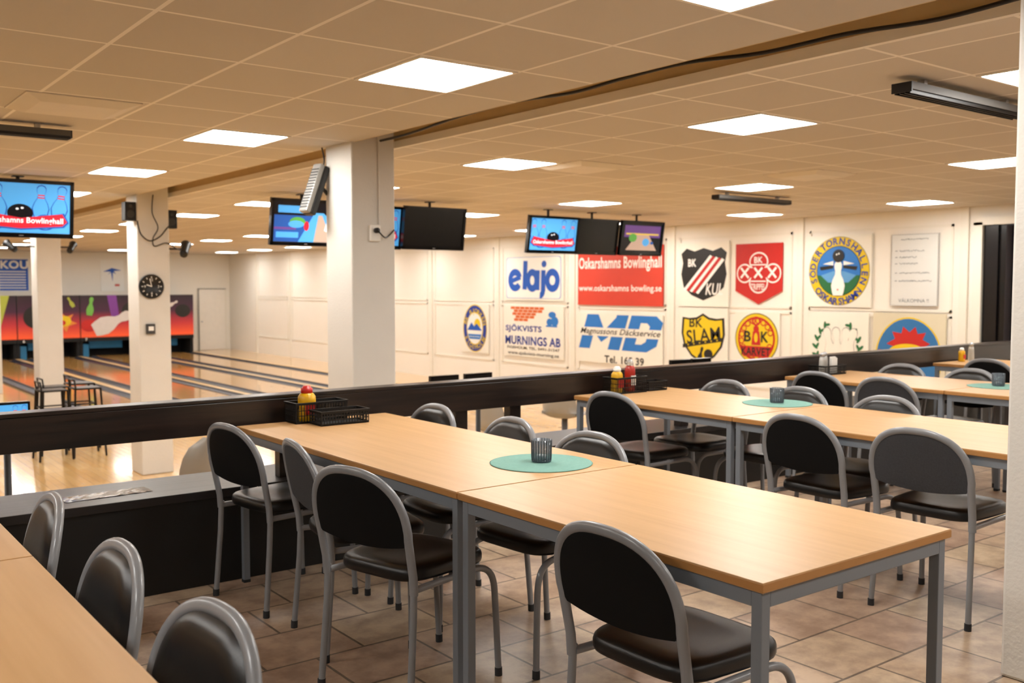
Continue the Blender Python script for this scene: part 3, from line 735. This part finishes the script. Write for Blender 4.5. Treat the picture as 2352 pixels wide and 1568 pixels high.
def tv(xc,y,zc,kind,label,W=.93,H=.54,cz=True,yaw=0):
    e=empty('television',label,'television',(xc,y,zc),(0,0,yaw),group='ceiling hung televisions')
    t=math.radians(9)
    b=B(); b.box(-W/2,W/2,0,.05,-H/2,H/2,bez); b.box(-W/2+.08,W/2-.08,.05,.09,-H/2+.06,H/2-.06,blackp)
    w=.035; b.box(-W/2,W/2,-.012,0,H/2-w,H/2,bez); b.box(-W/2,W/2,-.012,0,-H/2,-H/2+w*1.3,bez); b.box(-W/2,-W/2+w,-.012,0,-H/2,H/2,bez); b.box(W/2-w,W/2,-.012,0,-H/2,H/2,bez)
    b.box(-.02,.02,-.013,-.012,-H/2+.018,-H/2+.024,silver); b.obj('housing',e,rot=(t,0,0),bevel=.004)
    b=B(); f=Flat(b,W-.07,H-.08,FY@Matrix.Translation((0,.006,0)),0,.0006); tvdraw(f,kind); b.obj('screen',e,rot=(t,0,0))
    b=B(); b.tube([(0,.12,CZ-zc),(0,.12,.0)],.018,blackp,10); b.box(-.06,.06,.08,.14,-.08,.1,blackp); b.box(-.05,.05,.07,.17,CZ-zc-.01,CZ-zc,blackp)
    b.obj('mount',e)
tv(1.99,10.4,2.14,'logo','wall of bowling pins graphic on hanging television',.95,.56)
tv(5.025,10.5,2.125,'lane','hanging television showing a colourful bowling game',.88)
tv(6.00,10.72,2.12,'logo','hanging television partly showing a blue picture',.88)
tv(6.77,10.46,2.115,'off','switched off black hanging television',.92)
tv(8.76,10.5,2.10,'logo','hanging television with blue pins graphic',.90,.52)
tv(9.63,10.55,2.10,'off','switched off black hanging television between two others',.81,.52)
tv(10.49,10.5,2.10,'lane2','hanging television showing a bowling lane animation',.88,.52)
# scoring consoles
for i,(x,y) in enumerate(((5.41,8.2),(5.83,8.2),(8.86,8.2),(9.24,8.2),(1.45,8.35))):
    e=empty('scoring_console','small monitor on a black pedestal beside the lanes','monitor',(x,y,FL),group='scoring monitors')
    b=B(); b.lathe([(.16,0),(.16,.02),(.03,.04),(.025,1.1)],blackp,24); b.obj('pedestal',e)
    b=B(); b.box(-.17,.17,-.02,.03,1.09,1.345,bez); b.obj('housing',e,bevel=.006)
    b=B(); f=Flat(b,.30,.2,FY@Matrix.Translation((0,1.225,.021)),0,.0006)
    tvdraw(f,'logo' if i==4 else 'off'); b.obj('screen',e)
# ================================================================== MOULDED SEATS near the lanes
cream=M('cream_plastic','#9E9B94',.3,var=.08); rg=M('return_grey','#6A6A6C',.4)
for i,(x,y,H,rz) in enumerate(((2.66,7.3,1.12,1.3),(7.35,8.6,1.2,.3),(6.9,9.3,.98,.2))):
    e=empty('moulded_seat','pale grey moulded plastic swivel seat by the lanes','seat',(x,y,FL),(0,0,rz),group='moulded bowlers seats')
    b=B(); n=12; V=[]
    for th in (0,.02):
        for j in range(11):
            s=j/10
            for k in range(n+1):
                q=-1+2*k/n
                w=.23*math.sqrt(max(.05,1-max(0,(s-.55)/.46)**2.4)) if s>.55 else .23
                yy=w*q
                if s<.45: xx=.22-.42*s/.45; zz=H-.45-.03*math.sin(PI*s/.45)+.05*q*q
                else:
                    u=(s-.45)/.55; xx=-.20-.10*u+.10*q*q; zz=H-.45+.45*u
                V.append((xx+th*(.2 if s<.45 else 1),yy,zz-(th if s<.45 else 0)))
    N=11*(n+1); fs=[(o+j*(n+1)+k,o+j*(n+1)+k+1,o+(j+1)*(n+1)+k+1,o+(j+1)*(n+1)+k) for o in (0,N) for j in range(10) for k in range(n)]
    b.add(V,fs,cream,True); b.obj('seat_shell',e)
    b=B(); b.lathe([(.2,0),(.2,.02),(.04,.05),(.035,H-.47)],rg,24); b.obj('pedestal',e)
# ================================================================== BAR STOOLS
st=empty('bar_stool','black metal tube bar stool grouped by the column','stool',(0,0,0),group='black bar stools')
bm=M('black_metal','#17120F',.4,.5)
b=B(); b.box(-.15,.15,-.15,.15,.895,.908,M('stool_seat','#2A201A',.4)); b.obj('seat',st,bevel=.004)
for z,s in ((.32,.187),(.62,.172),(.895,.158)):
    b=B(); b.tube([(s,s,z),(-s,s,z),(-s,-s,z),(s,-s,z)],.011,bm,8,True); b.obj('footrest_ring' if z<.8 else 'seat_frame',st)
b=B(); b.tube([(-.15,.15,.895),(-.165,.155,1.01),(-.165,-.155,1.01),(-.15,-.15,.895)],.011,bm,8); b.obj('low_back',st)
for sx in (-1,1):
    for sy in (-1,1):
        b=B(); b.tube([(sx*.155,sy*.155,.90),(sx*.20,sy*.20,0)],.014,bm,8); b.obj('leg',st)
sp=[(2.90,13.6,0),(3.32,13.65,.0),(3.70,13.9,.0),(3.02,14.06,.0),(3.42,14.35,.0)]
for i,(x,y,r) in enumerate(sp):
    if i==2: continue
    if i==0: st.location=(x,y,FL); st.rotation_euler=(0,0,r)
    else: dup(st,(x,y,FL),(0,0,r))
# ================================================================== CEILING FIXTURES
def heater(x0,x1,y):
    L=x1-x0; e=empty('ceiling_heater','long slatted radiant heater hanging under the ceiling','heater',((x0+x1)/2,y,CZ-.085),group='ceiling heaters')
    fxw=M('fixture_grey','#5E5B57',.6,0)
    b=B(); b.box(-L/2,L/2,-.05,.05,.035,.050,fxw); b.box(-L/2,L/2,-.056,-.05,.012,.050,fxw); b.box(-L/2,L/2,.05,.056,.012,.050,fxw); b.box(-L/2-.008,-L/2,-.056,.056,0,.05,blackp); b.box(L/2,L/2+.008,-.056,.056,0,.05,blackp); b.obj('housing',e)
    b=B()
    for k in range(4): b.box(-L/2,L/2,-.045+k*.027,-.038+k*.027,-.006,.03,blackp)
    b.box(-L/2,L/2,-.05,.05,.02,.035,blackp); b.obj('grille',e)
    b=B()
    for k in range(2): b.tube([(-L/2+.03,-.03+k*.045,.008),(L/2-.03,-.03+k*.045,.008)],.006,dgrey,8)
    b.obj('heating_tube',e)
    b=B(); 
    for s in (-1,1): b.box(s*L*.35-.015,s*L*.35+.015,-.02,.02,.05,.085,silver)
    b.obj('bracket',e)
heater(4.62,5.86,2.78); heater(8.6,9.9,7.44); heater(.35,1.65,7.03)
for x,y in ((5.84,6.58),(7.98,5.74),(1.48,6.20)):
    b=B(); dm=M('diffuser_white','#DCD4C6',.5)
    s=.30; 
    b.add([(-s,-s,-.006),(s,-s,-.006),(s,s,-.006),(-s,s,-.006),(-.22,-.22,-.035),(.22,-.22,-.035),(.22,.22,-.035),(-.22,.22,-.035)],[(0,1,5,4),(1,2,6,5),(2,3,7,6),(3,0,4,7),(4,5,6,7)],dm)
    b.box(-.31,.31,-.31,.31,-.006,0,dm)
    b.obj('air_vent',loc=(x,y,CZ),label='square beige ceiling air diffuser',category='air vent',group='ceiling air vents')
# black cable in the recess
b=B(); pts=[(3.70,6.46,CZ+.02),(3.62,5.9,CZ+.0),(3.56,5.2,CZ+.015),(3.55,4.6,CZ+.02),(3.56,4.1,CZ-.005),(3.57,3.7,CZ+.01),(3.60,3.3,CZ+.02),(3.66,2.9,CZ+.0),(3.72,2.5,CZ+.015),(3.76,2.1,CZ+.0),(3.8,1.7,CZ+.03)]
b.tube(cat(pts,6),.010,blackp,8); b.obj('cable',label='black cable hanging loosely in the ceiling recess',category='cable')
# things on columns
e=empty('wall_socket','white electric socket with a black plug on the column','socket',(3.66,6.5,1.79))
b=B(); b.box(-.045,.045,-.03,0,-.06,.06,white); b.obj('socket_box',e,bevel=.006)
b=B(); b.lathe([(.02,0),(.02,.035)],blackp,16,X=FY@Matrix.Translation((0,.02,.028))); b.tube(cat([(0,-.06,.02),(.05,-.07,-.03),(.1,-.04,-.02),(.17,-.01,.03)],6),.006,blackp,8); b.obj('plug',e)
e=empty('conduit','thin cable conduit on the column','conduit',(3.70,6.5,1.86)); b=B(); b.tube([(0,-.008,0),(0,-.008,.66)],.007,column_m,8); b.obj('pipe',e)
e=empty('loudspeaker','tilted silver and black loudspeaker mounted beside the column','loudspeaker',(3.36,6.88,2.13),(.0,.38,.2))
b=B(); b.box(-.045,.0,-.05,.05,-.20,.20,M('speaker_silver','#9C9A96',.35,.3)); b.box(0,.05,-.055,.055,-.20,.20,blackp); b.obj('casing',e,bevel=.012)
b=B()
for k in range(14): b.box(-.047,-.0455,-.045,.045,-.17+k*.024,-.158+k*.024,dgrey)
b.obj('grille',e)
b=B(); b.tube([(.05,0,.05),(.13,0,.02)],.015,blackp,8); b.tube(cat([(.02,0,.19),(.0,0,.26),(-.05,.0,.33)],5),.006,blackp,6); b.obj('bracket',e)
e=empty('wall_clock','round black wall clock on the column','clock',(3.62,11.75,1.385))
b=B(); XF=FY; b.lathe([(.144,0),(.144,.03),(.132,.035),(.130,.028),(.0001,.028)],blackp,48,X=XF); b.obj('clock_case',e)
b=B(); f=Flat(b,.26,.26,FY,.029,.001)
for k in range(12):
    a=PI/6*k; f.line([(50+38*math.cos(a),50+38*math.sin(a)),(50+45*math.cos(a),50+45*math.sin(a))],.008,white,1)
f.text('12',50,80,None,11,white,1); f.text('3',80,50,None,11,white,1); f.text('6',50,20,None,11,white,1); f.text('9',20,50,None,11,white,1)
b.obj('dial_marks',e)
b=B(); f=Flat(b,.26,.26,FY,.031,.001); f.line([(50,50),(28,58)],.010,white,1); f.line([(50,50),(42,84)],.007,white,2); b.obj('clock_hands',e)
b=B(); b.box(-.05,.05,-.04,0,-.06,.06,dgrey); b.box(-.03,.03,-.045,-.04,-.02,.03,white); b.obj('switch_box',loc=(3.60,11.75,.885),bevel=.006,label='small grey switch box on the column',category='switch')
def spk(x,y,z,label,rz=0):
    e=empty('small_loudspeaker',label,'loudspeaker',(x,y,z),(0,0,rz)); b=B(); b.box(-.065,.065,-.07,.07,-.11,.11,blackp); b.obj('casing',e,bevel=.008)
    b=B(); b.lathe([(.045,0),(.04,.004),(.015,.001)],dgrey,20,X=FY@Matrix.Translation((0,-.03,.071))); b.lathe([(.02,0),(.018,.003)],dgrey,16,X=FY@Matrix.Translation((0,.06,.071))); b.obj('speaker_cone',e)
    return e
spk(3.409,11.83,2.26,'small black loudspeaker on the side of the column'); spk(3.909,11.9,2.19,'small black loudspeaker on the column edge')
def spot(x,y,z,tilt,label,arm):
    e=empty('spotlight',label,'spotlight',(x,y,z)); X=Matrix.Rotation(tilt,4,'Y')@Matrix.Rotation(-.8,4,'X')
    b=B(); b.lathe([(.001,-.12),(.045,-.12),(.05,-.1),(.05,.06),(.065,.1),(.06,.1),(.045,.06),(.001,.05)],blackp,20,X=X); b.obj('lamp_can',e)
    b=B(); b.tube([(0,0,0),arm],.012,blackp,8); b.obj('bracket',e)
spot(4.10,11.95,1.84,.6,'black spotlight on a bracket beside the column',(-.255,0,.0)); 
spot(4.02,17.15,2.02,.7,'black spotlight beside the column',(-.175,0,0)); spot(3.12,17.2,2.02,-.7,'black spotlight hanging beside the column',(.355,0,0))
b=B(); b.tube(cat([(3.47,11.72,2.15),(3.50,11.70,2.0),(3.60,11.70,1.92),(3.72,11.71,1.97),(3.80,11.72,2.06),(3.86,11.74,2.12)],8),.008,blackp,6)
b.tube(cat([(3.66,11.73,2.46),(3.64,11.71,2.25),(3.70,11.70,2.08),(3.64,11.70,1.95),(3.66,11.71,1.86),(3.80,11.72,1.90),(3.92,11.74,1.84),(3.98,11.78,1.82)],8),.007,blackp,6)
b.obj('cable',label='loose black cables hanging on the column',category='cable')
# ================================================================== WORLD / CAMERA
w=bpy.data.worlds.new('world'); SC.world=w; w.use_nodes=True; w.node_tree.nodes['Background'].inputs[0].default_value=(.8,.75,.7,1); w.node_tree.nodes['Background'].inputs[1].default_value=.3
cam=bpy.data.cameras.new('camera'); co=bpy.data.objects.new('camera',cam); COL.objects.link(co)
co.location=(0,0,1.40); co.rotation_euler=(math.radians(86.7),0,math.radians(-37.41)); cam.lens=34.286; cam.sensor_width=36; cam.clip_end=100
cam.dof.use_dof=True; cam.dof.focus_distance=3.0; cam.dof.aperture_fstop=4.5
SC.camera=co
SC.view_settings.view_transform='Standard'
